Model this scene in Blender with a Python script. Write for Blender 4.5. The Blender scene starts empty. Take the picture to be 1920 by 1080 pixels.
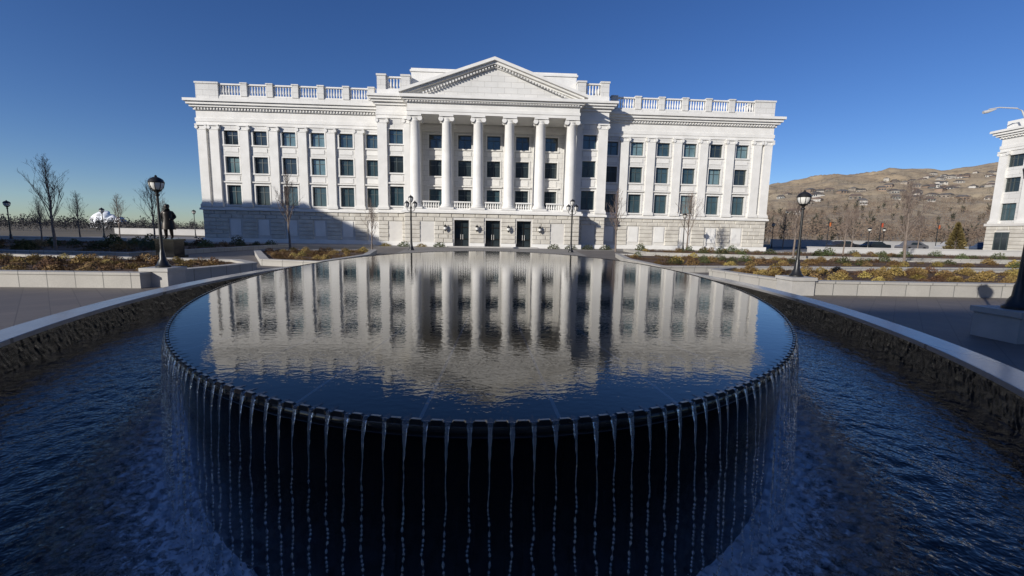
import bpy, bmesh, math, random
from mathutils import Vector, Matrix, noise
random.seed(7)
R=random.Random(11)
scene=bpy.context.scene
COL=scene.collection
rad=math.radians
pi=math.pi

# ------------------------------------------------------------------ materials
def nmat(name):
    m=bpy.data.materials.new(name); m.use_nodes=True
    nt=m.node_tree; b=nt.nodes["Principled BSDF"]
    return m,nt,b
def N(nt,t,**kw):
    n=nt.nodes.new(t)
    for k,v in kw.items(): setattr(n,k,v)
    return n
def mathn(nt,op,a,b=None,c=None):
    n=nt.nodes.new("ShaderNodeMath"); n.operation=op
    for i,v in enumerate((a,b,c)):
        if v is None: continue
        if isinstance(v,(int,float)): n.inputs[i].default_value=v
        else: nt.links.new(v,n.inputs[i])
    return n.outputs[0]
def mixc(nt,f,a,b,mode='MIX'):
    n=nt.nodes.new("ShaderNodeMix"); n.data_type='RGBA'; n.blend_type=mode
    if isinstance(f,(int,float)): n.inputs[0].default_value=f
    else: nt.links.new(f,n.inputs[0])
    for i,v in ((6,a),(7,b)):
        if isinstance(v,tuple): n.inputs[i].default_value=(v[0],v[1],v[2],1)
        else: nt.links.new(v,n.inputs[i])
    return n.outputs[2]
def ramp(nt,fac,p0,p1):
    n=nt.nodes.new("ShaderNodeMapRange"); n.inputs[1].default_value=p0; n.inputs[2].default_value=p1
    nt.links.new(fac,n.inputs[0]); return n.outputs[0]
def noisen(nt,scale,detail=4,vec=None,rough=.55):
    n=nt.nodes.new("ShaderNodeTexNoise"); n.inputs['Scale'].default_value=scale; n.inputs['Detail'].default_value=detail
    n.inputs['Roughness'].default_value=rough
    if vec is None:
        tc=nt.nodes.new("ShaderNodeNewGeometry"); vec=tc.outputs['Position']
    nt.links.new(vec,n.inputs['Vector']); return n.outputs['Fac']
def simple(name,c1,c2=None,rough=.6,scale=3,metal=0,bump=0,bs=None,ior=1.5,objrand=0):
    m,nt,b=nmat(name)
    if c2 is None: c2=tuple(x*.8 for x in c1)
    f=ramp(nt,noisen(nt,scale),.3,.7)
    col=mixc(nt,f,c1,c2)
    if objrand:
        oi=N(nt,"ShaderNodeObjectInfo"); hs=N(nt,"ShaderNodeHueSaturation")
        nt.links.new(mathn(nt,'MULTIPLY_ADD',oi.outputs['Random'],objrand*2,1-objrand),hs.inputs['Value'])
        nt.links.new(mathn(nt,'MULTIPLY_ADD',oi.outputs['Random'],objrand*.12,.5-objrand*.06),hs.inputs['Hue'])
        nt.links.new(col,hs.inputs['Color']); col=hs.outputs[0]
    nt.links.new(col,b.inputs['Base Color'])
    b.inputs['Roughness'].default_value=rough; b.inputs['Metallic'].default_value=metal; b.inputs['IOR'].default_value=ior
    if bump:
        bn=N(nt,"ShaderNodeBump"); bn.inputs['Strength'].default_value=bump; bn.inputs['Distance'].default_value=.02
        nt.links.new(noisen(nt,bs or scale*6),bn.inputs['Height']); nt.links.new(bn.outputs[0],b.inputs['Normal'])
    return m
def brick(name,c1,c2,cm,bw,rh,ms,rough=.7,bump=.3,horizontal=False,rot=0,ns=.7,na=.12,offs=.5,stain=None):
    m,nt,b=nmat(name)
    g=N(nt,"ShaderNodeNewGeometry"); s=N(nt,"ShaderNodeSeparateXYZ"); nt.links.new(g.outputs['Position'],s.inputs[0])
    cb=N(nt,"ShaderNodeCombineXYZ")
    if horizontal:
        nt.links.new(s.outputs[0],cb.inputs[0]); nt.links.new(s.outputs[1],cb.inputs[1])
    else:
        nt.links.new(mathn(nt,'ADD',s.outputs[0],s.outputs[1]),cb.inputs[0]); nt.links.new(s.outputs[2],cb.inputs[1])
    vr=N(nt,"ShaderNodeVectorRotate"); vr.inputs['Angle'].default_value=rot; nt.links.new(cb.outputs[0],vr.inputs['Vector'])
    t=N(nt,"ShaderNodeTexBrick"); nt.links.new(vr.outputs[0],t.inputs['Vector'])
    t.offset=offs
    t.inputs['Color1'].default_value=(*c1,1); t.inputs['Color2'].default_value=(*c2,1); t.inputs['Mortar'].default_value=(*cm,1)
    t.inputs['Scale'].default_value=1; t.inputs['Mortar Size'].default_value=ms; t.inputs['Brick Width'].default_value=bw; t.inputs['Row Height'].default_value=rh
    f=ramp(nt,noisen(nt,ns,6),.3,.7)
    col=mixc(nt,mathn(nt,'MULTIPLY',f,na*3),t.outputs['Color'],stain or tuple(x*.6 for x in c1))
    f2=ramp(nt,noisen(nt,30,3),.35,.65)
    col=mixc(nt,mathn(nt,'MULTIPLY',f2,.12),col,(0.1,.1,.1) if c1[0]>.15 else c1)
    nt.links.new(col,b.inputs['Base Color']); b.inputs['Roughness'].default_value=rough
    bn=N(nt,"ShaderNodeBump"); bn.inputs['Strength'].default_value=bump; bn.inputs['Distance'].default_value=.02
    h=mathn(nt,'SUBTRACT',mathn(nt,'MULTIPLY',noisen(nt,12,4),.4),t.outputs['Fac'])
    nt.links.new(h,bn.inputs['Height']); nt.links.new(bn.outputs[0],b.inputs['Normal'])
    return m
M={}
M['stone']=brick('white_granite',(.72,.705,.67),(.66,.65,.62),(.40,.38,.35),1.5,.62,.016,.75,.3,ns=.25,na=.14)
M['trim']=simple('granite_trim',(.74,.725,.69),(.64,.625,.59),.7,.8,bump=.1)
M['rust']=simple('rusticated_granite',(.61,.58,.51),(.44,.41,.36),.85,1.1,bump=.9,bs=7)
M['basewall']=simple('base_granite',(.60,.58,.54),(.53,.51,.48),.75,1.5)
M['glassA']=simple('window_glass_dark',(.018,.026,.03),(.025,.035,.04),.06,.5,ior=1.7)
M['glassB']=simple('window_glass_teal',(.055,.09,.105),(.025,.05,.06),.08,.6,ior=1.8)
M['glassC']=simple('window_glass_pale',(.17,.25,.265),(.08,.14,.15),.1,.7,ior=1.8)
M['frame']=simple('window_frame_green',(.07,.09,.09),None,.45,2)
M['bronze']=simple('dark_bronze',(.035,.03,.026),(.02,.018,.016),.35,4,metal=.7)
M['iron']=simple('black_iron',(.018,.018,.018),(.012,.012,.012),.38,6)
M['lampglass']=simple('frosted_glass',(.75,.74,.70),(.65,.64,.6),.25,4)
M['coping']=simple('light_granite_coping',(.46,.44,.41),(.36,.35,.33),.6,2.5,bump=.15,bs=60)
M['planter']=brick('planter_granite',(.48,.455,.41),(.42,.40,.365),(.14,.14,.13),.75,3,.014,.75,.2,offs=0,na=.2)
M['soil']=simple('mulch_soil',(.13,.07,.038),(.05,.03,.02),.95,2.2,bump=1,bs=40)
M['bark']=simple('pale_bark',(.22,.175,.145),(.14,.11,.09),.85,8)
M['twig']=simple('twig_bark',(.19,.14,.115),(.12,.09,.075),.85,3)
M['shrubY']=simple('dry_shrub',(.30,.21,.06),(.17,.11,.035),.85,9,objrand=.35)
M['shrubG']=simple('green_shrub',(.085,.10,.03),(.045,.06,.02),.8,9,objrand=.3)
M['shrubR']=simple('rust_shrub',(.22,.125,.05),(.11,.062,.028),.85,9,objrand=.3)
M['cover']=simple('dry_ground_cover',(.22,.135,.055),(.09,.045,.022),.9,.9)
M['darkgranite']=brick('black_granite',(.010,.010,.011),(.013,.013,.014),(.003,.003,.003),.62,5,.006,.14,.15,offs=0)
M['mosaic']=brick('rough_slate_lining',(.030,.026,.021),(.007,.0068,.0065),(.002,.002,.002),.13,.055,.007,.16,1.0,na=.3,ns=10)
M['asphalt']=simple('asphalt',(.055,.055,.056),(.04,.04,.042),.9,.6,bump=.3,bs=50)
M['ground']=simple('winter_ground',(.16,.125,.08),(.09,.075,.05),.95,.05,bump=.4,bs=2)
M['steam']=simple('steam',(.8,.81,.83),(.7,.72,.75),1,.05)
M['white']=simple('white_wall_paint',(.50,.49,.47),(.42,.41,.4),.8,.4)
M['pavers']=brick('plaza_pavers',(.165,.142,.125),(.128,.113,.102),(.075,.066,.06),.45,.45,.007,.65,.15,True,.785,.35,.2,offs=0)
M['walk']=brick('pale_paving',(.28,.26,.235),(.24,.225,.205),(.12,.11,.10),.9,.9,.012,.75,.15,True,0,.4,.12,offs=0)

# ------------------------------------------------------------------ mesh builder
class MB:
    def __init__(s): s.v=[]; s.f=[]
    def add(s,vs,fs):
        o=len(s.v); s.v+=[tuple(v) for v in vs]; s.f+=[tuple(i+o for i in f) for f in fs]
    def box(s,x0,x1,y0,y1,z0,z1):
        if x1<x0:x0,x1=x1,x0
        s.add([(x0,y0,z0),(x1,y0,z0),(x1,y1,z0),(x0,y1,z0),(x0,y0,z1),(x1,y0,z1),(x1,y1,z1),(x0,y1,z1)],
              [(0,3,2,1),(4,5,6,7),(0,1,5,4),(1,2,6,5),(2,3,7,6),(3,0,4,7)])
    def chbox(s,x0,x1,y0,y1,z0,z1,c):
        s.add([(x0,y0+c,z0),(x1,y0+c,z0),(x1,y0+c,z1),(x0,y0+c,z1),(x0+c,y0,z0+c),(x1-c,y0,z0+c),(x1-c,y0,z1-c),(x0+c,y0,z1-c),
               (x0,y1,z0),(x1,y1,z0),(x1,y1,z1),(x0,y1,z1)],
              [(4,5,6,7),(0,1,5,4),(1,2,6,5),(2,3,7,6),(3,0,4,7),(0,8,9,1),(1,9,10,2),(2,10,11,3),(3,11,8,0)])
    def lathe(s,cx,cy,prof,seg=16,z=0,cap=True):
        vs=[];fs=[]
        for r,h in prof:
            for k in range(seg):
                a=2*pi*k/seg; vs.append((cx+r*math.cos(a),cy+r*math.sin(a),z+h))
        for j in range(len(prof)-1):
            for k in range(seg):
                k2=(k+1)%seg; fs.append((j*seg+k,j*seg+k2,(j+1)*seg+k2,(j+1)*seg+k))
        if cap:
            fs.append(tuple(range(seg))[::-1]); fs.append(tuple((len(prof)-1)*seg+k for k in range(seg)))
        s.add(vs,fs)
    def ycyl(s,cx,cz,r,y0,y1,seg=12):
        vs=[(cx+r*math.cos(2*pi*k/seg),y,cz+r*math.sin(2*pi*k/seg)) for y in (y0,y1) for k in range(seg)]
        fs=[(k,(k+1)%seg,seg+(k+1)%seg,seg+k) for k in range(seg)]+[tuple(range(seg))[::-1],tuple(range(seg,2*seg))]
        s.add(vs,fs)
    def tube(s,pts,rs,seg=5):
        n=len(pts);vs=[];fs=[]
        for i in range(n):
            p=Vector(pts[i]); d=(Vector(pts[min(i+1,n-1)])-Vector(pts[max(i-1,0)]))
            if d.length<1e-6: d=Vector((0,0,1))
            d.normalize(); a=d.orthogonal().normalized() if abs(d.z)<.99 else Vector((1,0,0)); a=(a-d*a.dot(d)).normalized(); b=d.cross(a)
            for k in range(seg):
                t=2*pi*k/seg; vs.append(p+(a*math.cos(t)+b*math.sin(t))*rs[i])
        for i in range(n-1):
            for k in range(seg):
                k2=(k+1)%seg; fs.append((i*seg+k,i*seg+k2,(i+1)*seg+k2,(i+1)*seg+k))
        fs.append(tuple(range(seg))[::-1]); fs.append(tuple((n-1)*seg+k for k in range(seg)))
        s.add(vs,fs)
    def mesh(s,name,mat,smooth=False):
        me=bpy.data.meshes.new(name); me.from_pydata([tuple(v) for v in s.v],[],s.f); me.update()
        me.materials.append(M[mat] if isinstance(mat,str) else mat)
        if smooth:
            for p in me.polygons: p.use_smooth=True
            try: me.set_sharp_from_angle(angle=rad(40))
            except Exception: pass
        return me
    def obj(s,name,mat,parent=None,smooth=False,M4=None):
        me=s.mesh(name,mat,smooth)
        if M4 is not None: me.transform(M4)
        o=bpy.data.objects.new(name,me); COL.objects.link(o)
        if parent is not None: o.parent=parent
        return o
def empty(name,loc,label,cat,group=None,rz=0):
    e=bpy.data.objects.new(name,None); COL.objects.link(e); e.location=loc; e.rotation_euler=(0,0,rz); e.empty_display_size=.3
    e["label"]=label; e["category"]=cat
    if group: e["group"]=group
    return e
def tag(o,label,cat,group=None):
    o["label"]=label; o["category"]=cat
    if group: o["group"]=group
    return o
def struct(o): o["kind"]="structure"; return o

# ------------------------------------------------------------------ camera / light / world
cam=bpy.data.cameras.new("camera"); co=bpy.data.objects.new("camera",cam); COL.objects.link(co)
cam.sensor_width=36; cam.lens=15.0; cam.clip_end=6000; cam.clip_start=.05
co.matrix_world=Matrix.Translation((0,0,1.75))@Matrix.Rotation(rad(-2.7),4,'Z')@Matrix.Rotation(rad(90-7.34),4,'X')@Matrix.Rotation(rad(1.06),4,'Z')
scene.camera=co
AZ=rad(48); EL=rad(19)
d=Vector((math.sin(AZ)*math.cos(EL),math.cos(AZ)*math.cos(EL),-math.sin(EL)))
sl=bpy.data.lights.new("sun",'SUN'); so=bpy.data.objects.new("sun",sl); COL.objects.link(so)
sl.energy=5.0; sl.angle=rad(.5); sl.color=(1,.95,.87); so.rotation_euler=d.to_track_quat('-Z','Y').to_euler(); so.location=(-60,-60,60)
w=bpy.data.worlds.new("World"); scene.world=w; w.use_nodes=True; nt=w.node_tree
bg=nt.nodes["Background"]; sky=nt.nodes.new("ShaderNodeTexSky"); sky.sky_type='NISHITA'; sky.sun_disc=False
sky.sun_elevation=EL; sky.sun_rotation=pi+AZ; sky.altitude=1400; sky.air_density=1.0; sky.dust_density=.6; sky.ozone_density=2.6
hs=nt.nodes.new("ShaderNodeHueSaturation"); hs.inputs['Saturation'].default_value=1.2; hs.inputs['Hue'].default_value=.510
mx=nt.nodes.new("ShaderNodeMix"); mx.data_type='RGBA'; mx.blend_type='MULTIPLY'; mx.inputs[0].default_value=1; mx.inputs[7].default_value=(.84,.91,1.06,1)
nt.links.new(sky.outputs[0],hs.inputs['Color']); nt.links.new(hs.outputs[0],mx.inputs[6])
nt.links.new(mx.outputs[2],bg.inputs[0]); bg.inputs[1].default_value=.098
scene.view_settings.view_transform='Standard'; scene.view_settings.look='None'; scene.view_settings.exposure=0

# ------------------------------------------------------------------ ground
def sheet(name,pts,z,mat):
    mb=MB(); mb.add([(x,y,z) for x,y in pts],[tuple(range(len(pts)))]); return struct(mb.obj(name,mat))
sheet("ground",[(-3000,-600),(3000,-600),(3000,5000),(-3000,5000)],0,'ground')
CY=8.85; DA,DB=7.35,3.72; BCY,BA,BB=13.0,13.0,7.0; CW=.35
def ell(a,b,t,cy=CY):
    if cy==BCY and math.sin(t)>0: a=a-4.8
    return (b*math.cos(t),cy+a*math.sin(t))
n=128
mb=MB(); vs=[];fs=[]; x0,x1,y0,y1=-34,34,-36,46
for k in range(n):
    t=2*pi*k/n; x,y=ell(BA+CW-.05,BB+CW-.05,t,BCY); vs.append((x,y,.004)); c,s_=math.cos(t),math.sin(t); q=1e9
    if c>1e-6:q=min(q,x1/c)
    if c<-1e-6:q=min(q,x0/c)
    if s_>1e-6:q=min(q,(y1-BCY)/s_)
    if s_<-1e-6:q=min(q,(y0-BCY)/s_)
    vs.append((c*q,BCY+s_*q,.004))
for k in range(n):
    a=2*k;b=2*((k+1)%n); fs.append((a,a+1,b+1,b))
mb.add(vs,fs); struct(mb.obj("plaza_pavement",'pavers'))
sheet("walkway",[(-62,46.01),(62,46.01),(62,80),(-62,80)],.004,'walk')
sheet("central_walkway",[(-6.2,21.8),(6.2,21.8),(9,47),(-9,47)],.008,'walk')
sheet("road",[(40,64),(180,78),(180,92),(40,84)],.010,'asphalt')
sheet("parking_area",[(48,55),(66,50),(64,60),(110,66),(108,74),(44,62)],.014,'asphalt')

# ------------------------------------------------------------------ fountain
ftn=empty("fountain",(0,CY,0),"large oval black granite fountain with mirror water top and falling jets","fountain")
FM=Matrix.Translation((0,-CY,0))
DZ=1.05; WZ=.06; CZ=.45
def ellring(mb,prof,seg=256,cy=CY):
    vs=[];fs=[]
    for a,b,z in prof:
        for k in range(seg):
            x,y=ell(a,b,2*pi*k/seg,cy); vs.append((x,y,z))
    for j in range(len(prof)-1):
        for k in range(seg):
            k2=(k+1)%seg; fs.append((j*seg+k,j*seg+k2,(j+1)*seg+k2,(j+1)*seg+k))
    mb.add(vs,fs)
mb=MB(); ellring(mb,[(DA-.10,DB-.10,-.1),(DA-.055,DB-.055,DZ-.17),(DA-.07,DB-.07,DZ-.172),(DA-.07,DB-.07,DZ-.18),(DA-.05,DB-.05,DZ-.182),(DA-.045,DB-.045,DZ-.06)])
mb.obj("basin_wall",'darkgranite',ftn,True,FM)
mb=MB(); ellring(mb,[(DA-.045,DB-.045,DZ-.075),(DA-.015,DB-.015,DZ-.07),(DA-.002,DB-.002,DZ-.055),(DA,DB,DZ-.035),(DA-.006,DB-.006,DZ-.014),(DA-.018,DB-.018,DZ-.004),(DA-.035,DB-.035,DZ-.001)],512)
M['rim']=simple('polished_rim',(.022,.02,.018),(.012,.011,.010),.12,8)
mb.obj("rim",'rim',ftn,True,FM)
K=4000; tab=[]; L=0; px,py=ell(DA,DB,0)
for k in range(K+1):
    t=2*pi*k/K; x,y=ell(DA,DB,t); L+=math.hypot(x-px,y-py); px,py=x,y; tab.append((L,t))
NJ=int(L/.080); jets=[]; j=0
for i in range(NJ):
    target=L*(i+.5)/NJ
    while tab[j][0]<target: j+=1
    t=tab[j][1]; x,y=ell(DA,DB,t); nx,ny=math.cos(t)/DB,math.sin(t)/DA; jets.append((x,y,math.atan2(ny,nx)))
def wp(x,y,a,u,v,z):
    c,s_=math.cos(a),math.sin(a); return (x+u*c-v*s_,y+u*s_+v*c-CY,z)
seqp=[]
for i in range(NJ):
    x,y,a=jets[i]
    seqp.append((x,y,a,-.058+.012*math.sin(i*5.1),-.001,0.0,DZ+.0016,'g'))  # dark inward spike shaped to stand for pointed reflections at each slot
    x2,y2,a2=jets[(i+1)%NJ]; mx_,my=(x+x2)/2,(y+y2)/2
    seqp.append((mx_,my,a,-.020,-.001,-.026,DZ+.0014,'g')); seqp.append((mx_,my,a,-.016,-.003,-.019,DZ+.0075,'t'))
    seqp.append((mx_,my,a,-.016,-.003,.019,DZ+.0075,'g')); seqp.append((mx_,my,a,-.020,-.001,.026,DZ+.0014,'g'))
vs=[];fs=[];mi=[]
for (x,y,a,ui,uo,v,z,tg) in seqp:
    vs+= [wp(x,y,a,ui,v,z),wp(x,y,a,uo,v,z),wp(x,y,a,uo+.003,v,DZ-.012)]
ns_=len(seqp)
for i in range(ns_):
    k=(i+1)%ns_; A,B=3*i,3*k
    fs+=[(A,A+1,B+1,B),(A+1,A+2,B+2,B+1)]; t_=0 if seqp[i][7]=='t' else 1; mi+=[t_,1]
me=bpy.data.meshes.new("weir_rim"); me.from_pydata(vs,[],fs); me.update()
M['lip_reflection']=simple('painted_lip_reflection',(.48,.43,.34),(.28,.25,.2),.3,9,metal=.3)  # beige dashes paint the building's reflection along the dark lip
me.materials.append(M['lip_reflection']); me.materials.append(M['rim'])
for p,t_ in zip(me.polygons,mi): p.material_index=t_
o=bpy.data.objects.new("weir_rim",me); COL.objects.link(o); o.parent=ftn
# top water
m,nt,b=nmat('still_water_on_black_granite')
b.inputs['Roughness'].default_value=.010; b.inputs['IOR'].default_value=1.62; b.inputs['Specular Tint'].default_value=(1,.92,.78,1)
g=N(nt,"ShaderNodeNewGeometry"); s=N(nt,"ShaderNodeSeparateXYZ"); nt.links.new(g.outputs['Position'],s.inputs[0])
yy=mathn(nt,'SUBTRACT',s.outputs[1],CY)
ang=mathn(nt,'ARCTAN2',s.outputs[0],mathn(nt,'MULTIPLY',yy,DB/DA))
fr=mathn(nt,'FRACT',mathn(nt,'MULTIPLY',ang,44/(2*pi)))
jn=mathn(nt,'LESS_THAN',mathn(nt,'ABSOLUTE',mathn(nt,'SUBTRACT',fr,.5)),.014)
nt.links.new(mixc(nt,jn,(.002,.0022,.003),(.10,.10,.105)),b.inputs['Base Color'])
mp=N(nt,"ShaderNodeMapping"); nt.links.new(g.outputs['Position'],mp.inputs[0]); mp.inputs['Scale'].default_value=(1,1.5,1)
n1=noisen(nt,22,2,mp.outputs[0]); n2=noisen(nt,8,1,mp.outputs[0]); n3=noisen(nt,.6,1)
h=mathn(nt,'ADD',mathn(nt,'MULTIPLY',n1,.5),mathn(nt,'MULTIPLY',n2,.5))
h=mathn(nt,'MULTIPLY',h,mathn(nt,'MULTIPLY_ADD',n3,1.2,.3))
bn=N(nt,"ShaderNodeBump"); bn.inputs['Strength'].default_value=.5; bn.inputs['Distance'].default_value=.0021; nt.links.new(h,bn.inputs['Height']); nt.links.new(bn.outputs[0],b.inputs['Normal'])
M['topwater']=m
mb=MB(); mb.add([(0,CY,DZ)]+[(*ell(DA-.018,DB-.018,2*pi*k/256),DZ) for k in range(256)],[(0,1+k,1+(k+1)%256) for k in range(256)])
mb.obj("water_surface",'topwater',ftn,False,FM)
# outer basin: rough lining wall with slight relief
mb=MB(); vs=[];fs=[]; S=1800; ZR=9
for j in range(ZR+1):
    z=-.05+(CZ-.06+.05)*j/ZR
    for k in range(S):
        t=2*pi*k/S; rlf=0 if j==ZR else .016*abs(noise.noise(Vector((k*.4,j*1.7,0))))+.008*noise.noise(Vector((k*.9,z*40,4)))
        x,y=ell(BA-rlf+.012,BB-rlf+.012,t,BCY); vs.append((x,y,z))
for j in range(ZR):
    for k in range(S):
        k2=(k+1)%S; fs.append((j*S+k,j*S+k2,(j+1)*S+k2,(j+1)*S+k))
mb.add(vs,fs); mb.obj("outer_wall_lining",'mosaic',ftn,False,FM)
mb=MB(); ellring(mb,[(BA+.02,BB+.02,CZ-.06),(BA-.03,BB-.03,CZ-.058),(BA-.03,BB-.03,CZ-.006),(BA-.024,BB-.024,CZ),(BA+CW-.006,BB+CW-.006,CZ),(BA+CW,BB+CW,CZ-.006),(BA+CW,BB+CW,CZ-.08),(BA+CW-.03,BB+CW-.03,CZ-.082),(BA+CW-.03,BB+CW-.03,-.02)],256,BCY)
M['cop2']=brick('coping_granite',(.33,.32,.31),(.28,.27,.265),(.1,.1,.1),1.1,30,.012,.22,.1,True,0,2,.14,offs=0)
mb.obj("coping",'cop2',ftn,True,FM)
# lower water
m,nt,b=nmat('rippled_pool_water'); b.inputs['Roughness'].default_value=.03; b.inputs['IOR'].default_value=1.40
g=N(nt,"ShaderNodeNewGeometry"); s=N(nt,"ShaderNodeSeparateXYZ"); nt.links.new(g.outputs['Position'],s.inputs[0])
ex=mathn(nt,'DIVIDE',s.outputs[0],DB); ey=mathn(nt,'DIVIDE',mathn(nt,'SUBTRACT',s.outputs[1],CY),DA)
rr=mathn(nt,'SQRT',mathn(nt,'ADD',mathn(nt,'MULTIPLY',ex,ex),mathn(nt,'MULTIPLY',ey,ey)))
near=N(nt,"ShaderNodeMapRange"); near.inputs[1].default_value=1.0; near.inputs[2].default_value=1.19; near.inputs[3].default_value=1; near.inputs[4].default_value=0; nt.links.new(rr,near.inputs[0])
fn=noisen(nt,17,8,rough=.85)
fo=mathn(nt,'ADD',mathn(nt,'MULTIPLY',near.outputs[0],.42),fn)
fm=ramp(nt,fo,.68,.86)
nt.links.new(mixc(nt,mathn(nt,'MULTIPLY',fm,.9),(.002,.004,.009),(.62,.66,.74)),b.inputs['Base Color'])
nt.links.new(mathn(nt,'MULTIPLY_ADD',fm,.5,.03),b.inputs['Roughness'])
bn=N(nt,"ShaderNodeBump"); bn.inputs['Strength'].default_value=1; bn.inputs['Distance'].default_value=.015
nt.links.new(mathn(nt,'ADD',noisen(nt,11,2),mathn(nt,'ADD',mathn(nt,'MULTIPLY',noisen(nt,30,1),.3),mathn(nt,'MULTIPLY',fm,.8))),bn.inputs['Height']); nt.links.new(bn.outputs[0],b.inputs['Normal'])
M['pool']=m
mb=MB(); vs=[];fs=[]; S1,S2=1100,90
for j in range(S2+1):
    f=j/S2
    for k in range(S1):
        t=2*pi*k/S1; xa,ya=ell(DA-.13,DB-.13,t); xb,yb=ell(BA+.008,BB+.008,t,BCY); x=xa+(xb-xa)*f; y=ya+(yb-ya)*f
        q=Vector((x*3,y*3,1)); dd=math.hypot(x/DB,(y-CY)/DA)-1
        near_=max(0,1-dd/.15)
        z=WZ+.008*noise.noise(q*1.1)+.010*noise.noise(q*3.2)+near_*.03*noise.noise(q*7)
        vs.append((x,y,z))
for j in range(S2):
    for k in range(S1):
        k2=(k+1)%S1; fs.append((j*S1+k,(j+1)*S1+k,(j+1)*S1+k2,j*S1+k2))
mb.add(vs,fs); o=mb.obj("pool_water",'pool',None,True); struct(o)
# jets
m,nt,b=nmat('falling_water'); b.inputs['Base Color'].default_value=(.95,.98,1,1); b.inputs['Roughness'].default_value=.02; b.inputs['IOR'].default_value=1.38
b.inputs['Transmission Weight'].default_value=.88
f=noisen(nt,80,2); bn=N(nt,"ShaderNodeBump"); bn.inputs['Strength'].default_value=1; bn.inputs['Distance'].default_value=.006
nt.links.new(f,bn.inputs['Height']); nt.links.new(bn.outputs[0],b.inputs['Normal']); M['jet']=m
def jetgeo(rng,ns=240,sg=7):
    mb=MB(); v=.10+rng.random()*.06; H=DZ-WZ; ph=rng.random()*9; rings=[]
    fw=rng.uniform(.11,.19); w0=rng.uniform(.007,.0115); brk=rng.uniform(.22,.42)
    for i in range(ns+1):
        f=i/ns; z=-H*f*1.01; t=math.sqrt(max(0,-2*z/9.81)); x=v*t*.9-.004+.006*min(1,f*12)
        if f<fw:
            u=f/fw; wv=w0*(1-u)**1.3+.0026+.0010*math.sin(f*110+ph); th=.0036*(1-u)+.0024
        else:
            u=(f-fw)/(1-fw); bead=.5+.5*math.sin(f*260+ph+2.5*math.sin(f*51+ph)); wv=th=(.0012+.0040*bead**1.5*min(1,u*2+.3))
            if f>brk and bead<.36: wv=th=.0003
        x+=.006*noise.noise(Vector((f*14,ph,0)))*f*2; yoff=.013*noise.noise(Vector((f*11,ph,5)))*f*1.6
        rings.append((x,yoff,z,wv,th))
    vs=[];fs=[]
    for (x,yo,z,wv,th) in rings:
        for k in range(sg):
            a=2*pi*k/sg; vs.append((x+th*math.cos(a),yo+wv*math.sin(a),z))
    for i in range(ns):
        for k in range(sg):
            k2=(k+1)%sg; fs.append((i*sg+k,(i+1)*sg+k,(i+1)*sg+k2,i*sg+k2))
    mb.add(vs,fs); return mb
jr=random.Random(5)
variants=[jetgeo(jr) for _ in range(16)]; lowv=[jetgeo(jr,130,5) for _ in range(8)]
jm=[v.mesh("water_jet",'jet',True) for v in variants]
order=sorted(range(NJ),key=lambda i: math.hypot(jets[i][0],jets[i][1]))
for i in order[:100]:
    x,y,a=jets[i]; o=bpy.data.objects.new("water_jet",jm[jr.randrange(16)]); COL.objects.link(o); o.parent=ftn; o.location=(x,y-CY,DZ+.002); o.rotation_euler=(0,0,a+jr.uniform(-.05,.05)); o.scale=(jr.uniform(.9,1.2),1 if jr.random()<.5 else -1,1)
mb=MB()
for i in order[100:]:
    x,y,a=jets[i]; c,s_=math.cos(a),math.sin(a); v=lowv[jr.randrange(8)]
    mb.add([(x+p[0]*c-p[1]*s_,y+p[0]*s_+p[1]*c,DZ+.002+p[2]) for p in v.v],v.f)
o=mb.obj("distant_water_jets",'jet',ftn,True,FM); o["kind"]="stuff"
M['drops']=simple('white_splash',(.7,.75,.8),(.6,.65,.7),.2,9)
mb=MB()
for i in range(NJ):
    x,y,a=jets[i]
    if y>14: continue
    for q in range(34):
        u=jr.gauss(.12,.11); vv=jr.uniform(-.05,.05); c,s_=math.cos(a),math.sin(a); r=jr.uniform(.001,.0038); zz=WZ+abs(jr.gauss(0,.05))+.006
        X,Y=x+u*c-vv*s_,y+u*s_+vv*c
        mb.add([(X+r,Y,zz),(X-r,Y,zz),(X,Y+r,zz),(X,Y-r,zz),(X,Y,zz+r),(X,Y,zz-r)],[(0,2,4),(2,1,4),(1,3,4),(3,0,4),(2,0,5),(1,2,5),(3,1,5),(0,3,5)])
o=mb.obj("splash_droplets",'drops',ftn,True,FM); o["kind"]="stuff"

# ------------------------------------------------------------------ building helpers
def wallholes(mb,x0,x1,y0,y1,z0,z1,cols,rows):
    cols=sorted(cols); xs=x0
    for a,b in cols:
        if a>xs: mb.box(xs,a,y0,y1,z0,z1)
        zs=z0
        for c,d_ in rows:
            if c>zs: mb.box(a,b,y0,y1,zs,c)
            zs=d_
        if z1>zs: mb.box(a,b,y0,y1,zs,z1)
        xs=b
    if x1>xs: mb.box(xs,x1,y0,y1,z0,z1)
def entab(mb,x0,x1,y0,y1,z,den=True,layers=((0,.35,.10),(.35,.75,.16),(.75,1.65,.06),(1.65,1.95,.24),(1.95,2.2,.52),(2.2,2.5,.74),(2.5,2.8,.95)),kden=.36):
    for a,b,p in layers: mb.box(x0-p,x1+p,y0-p,y1+p,z+a,z+b)
    if den:
        k=x0
        while k<x1:
            mb.box(k,k+kden*.5,y0-.36,y0-.23,z+1.72,z+1.93); k+=kden
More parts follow.
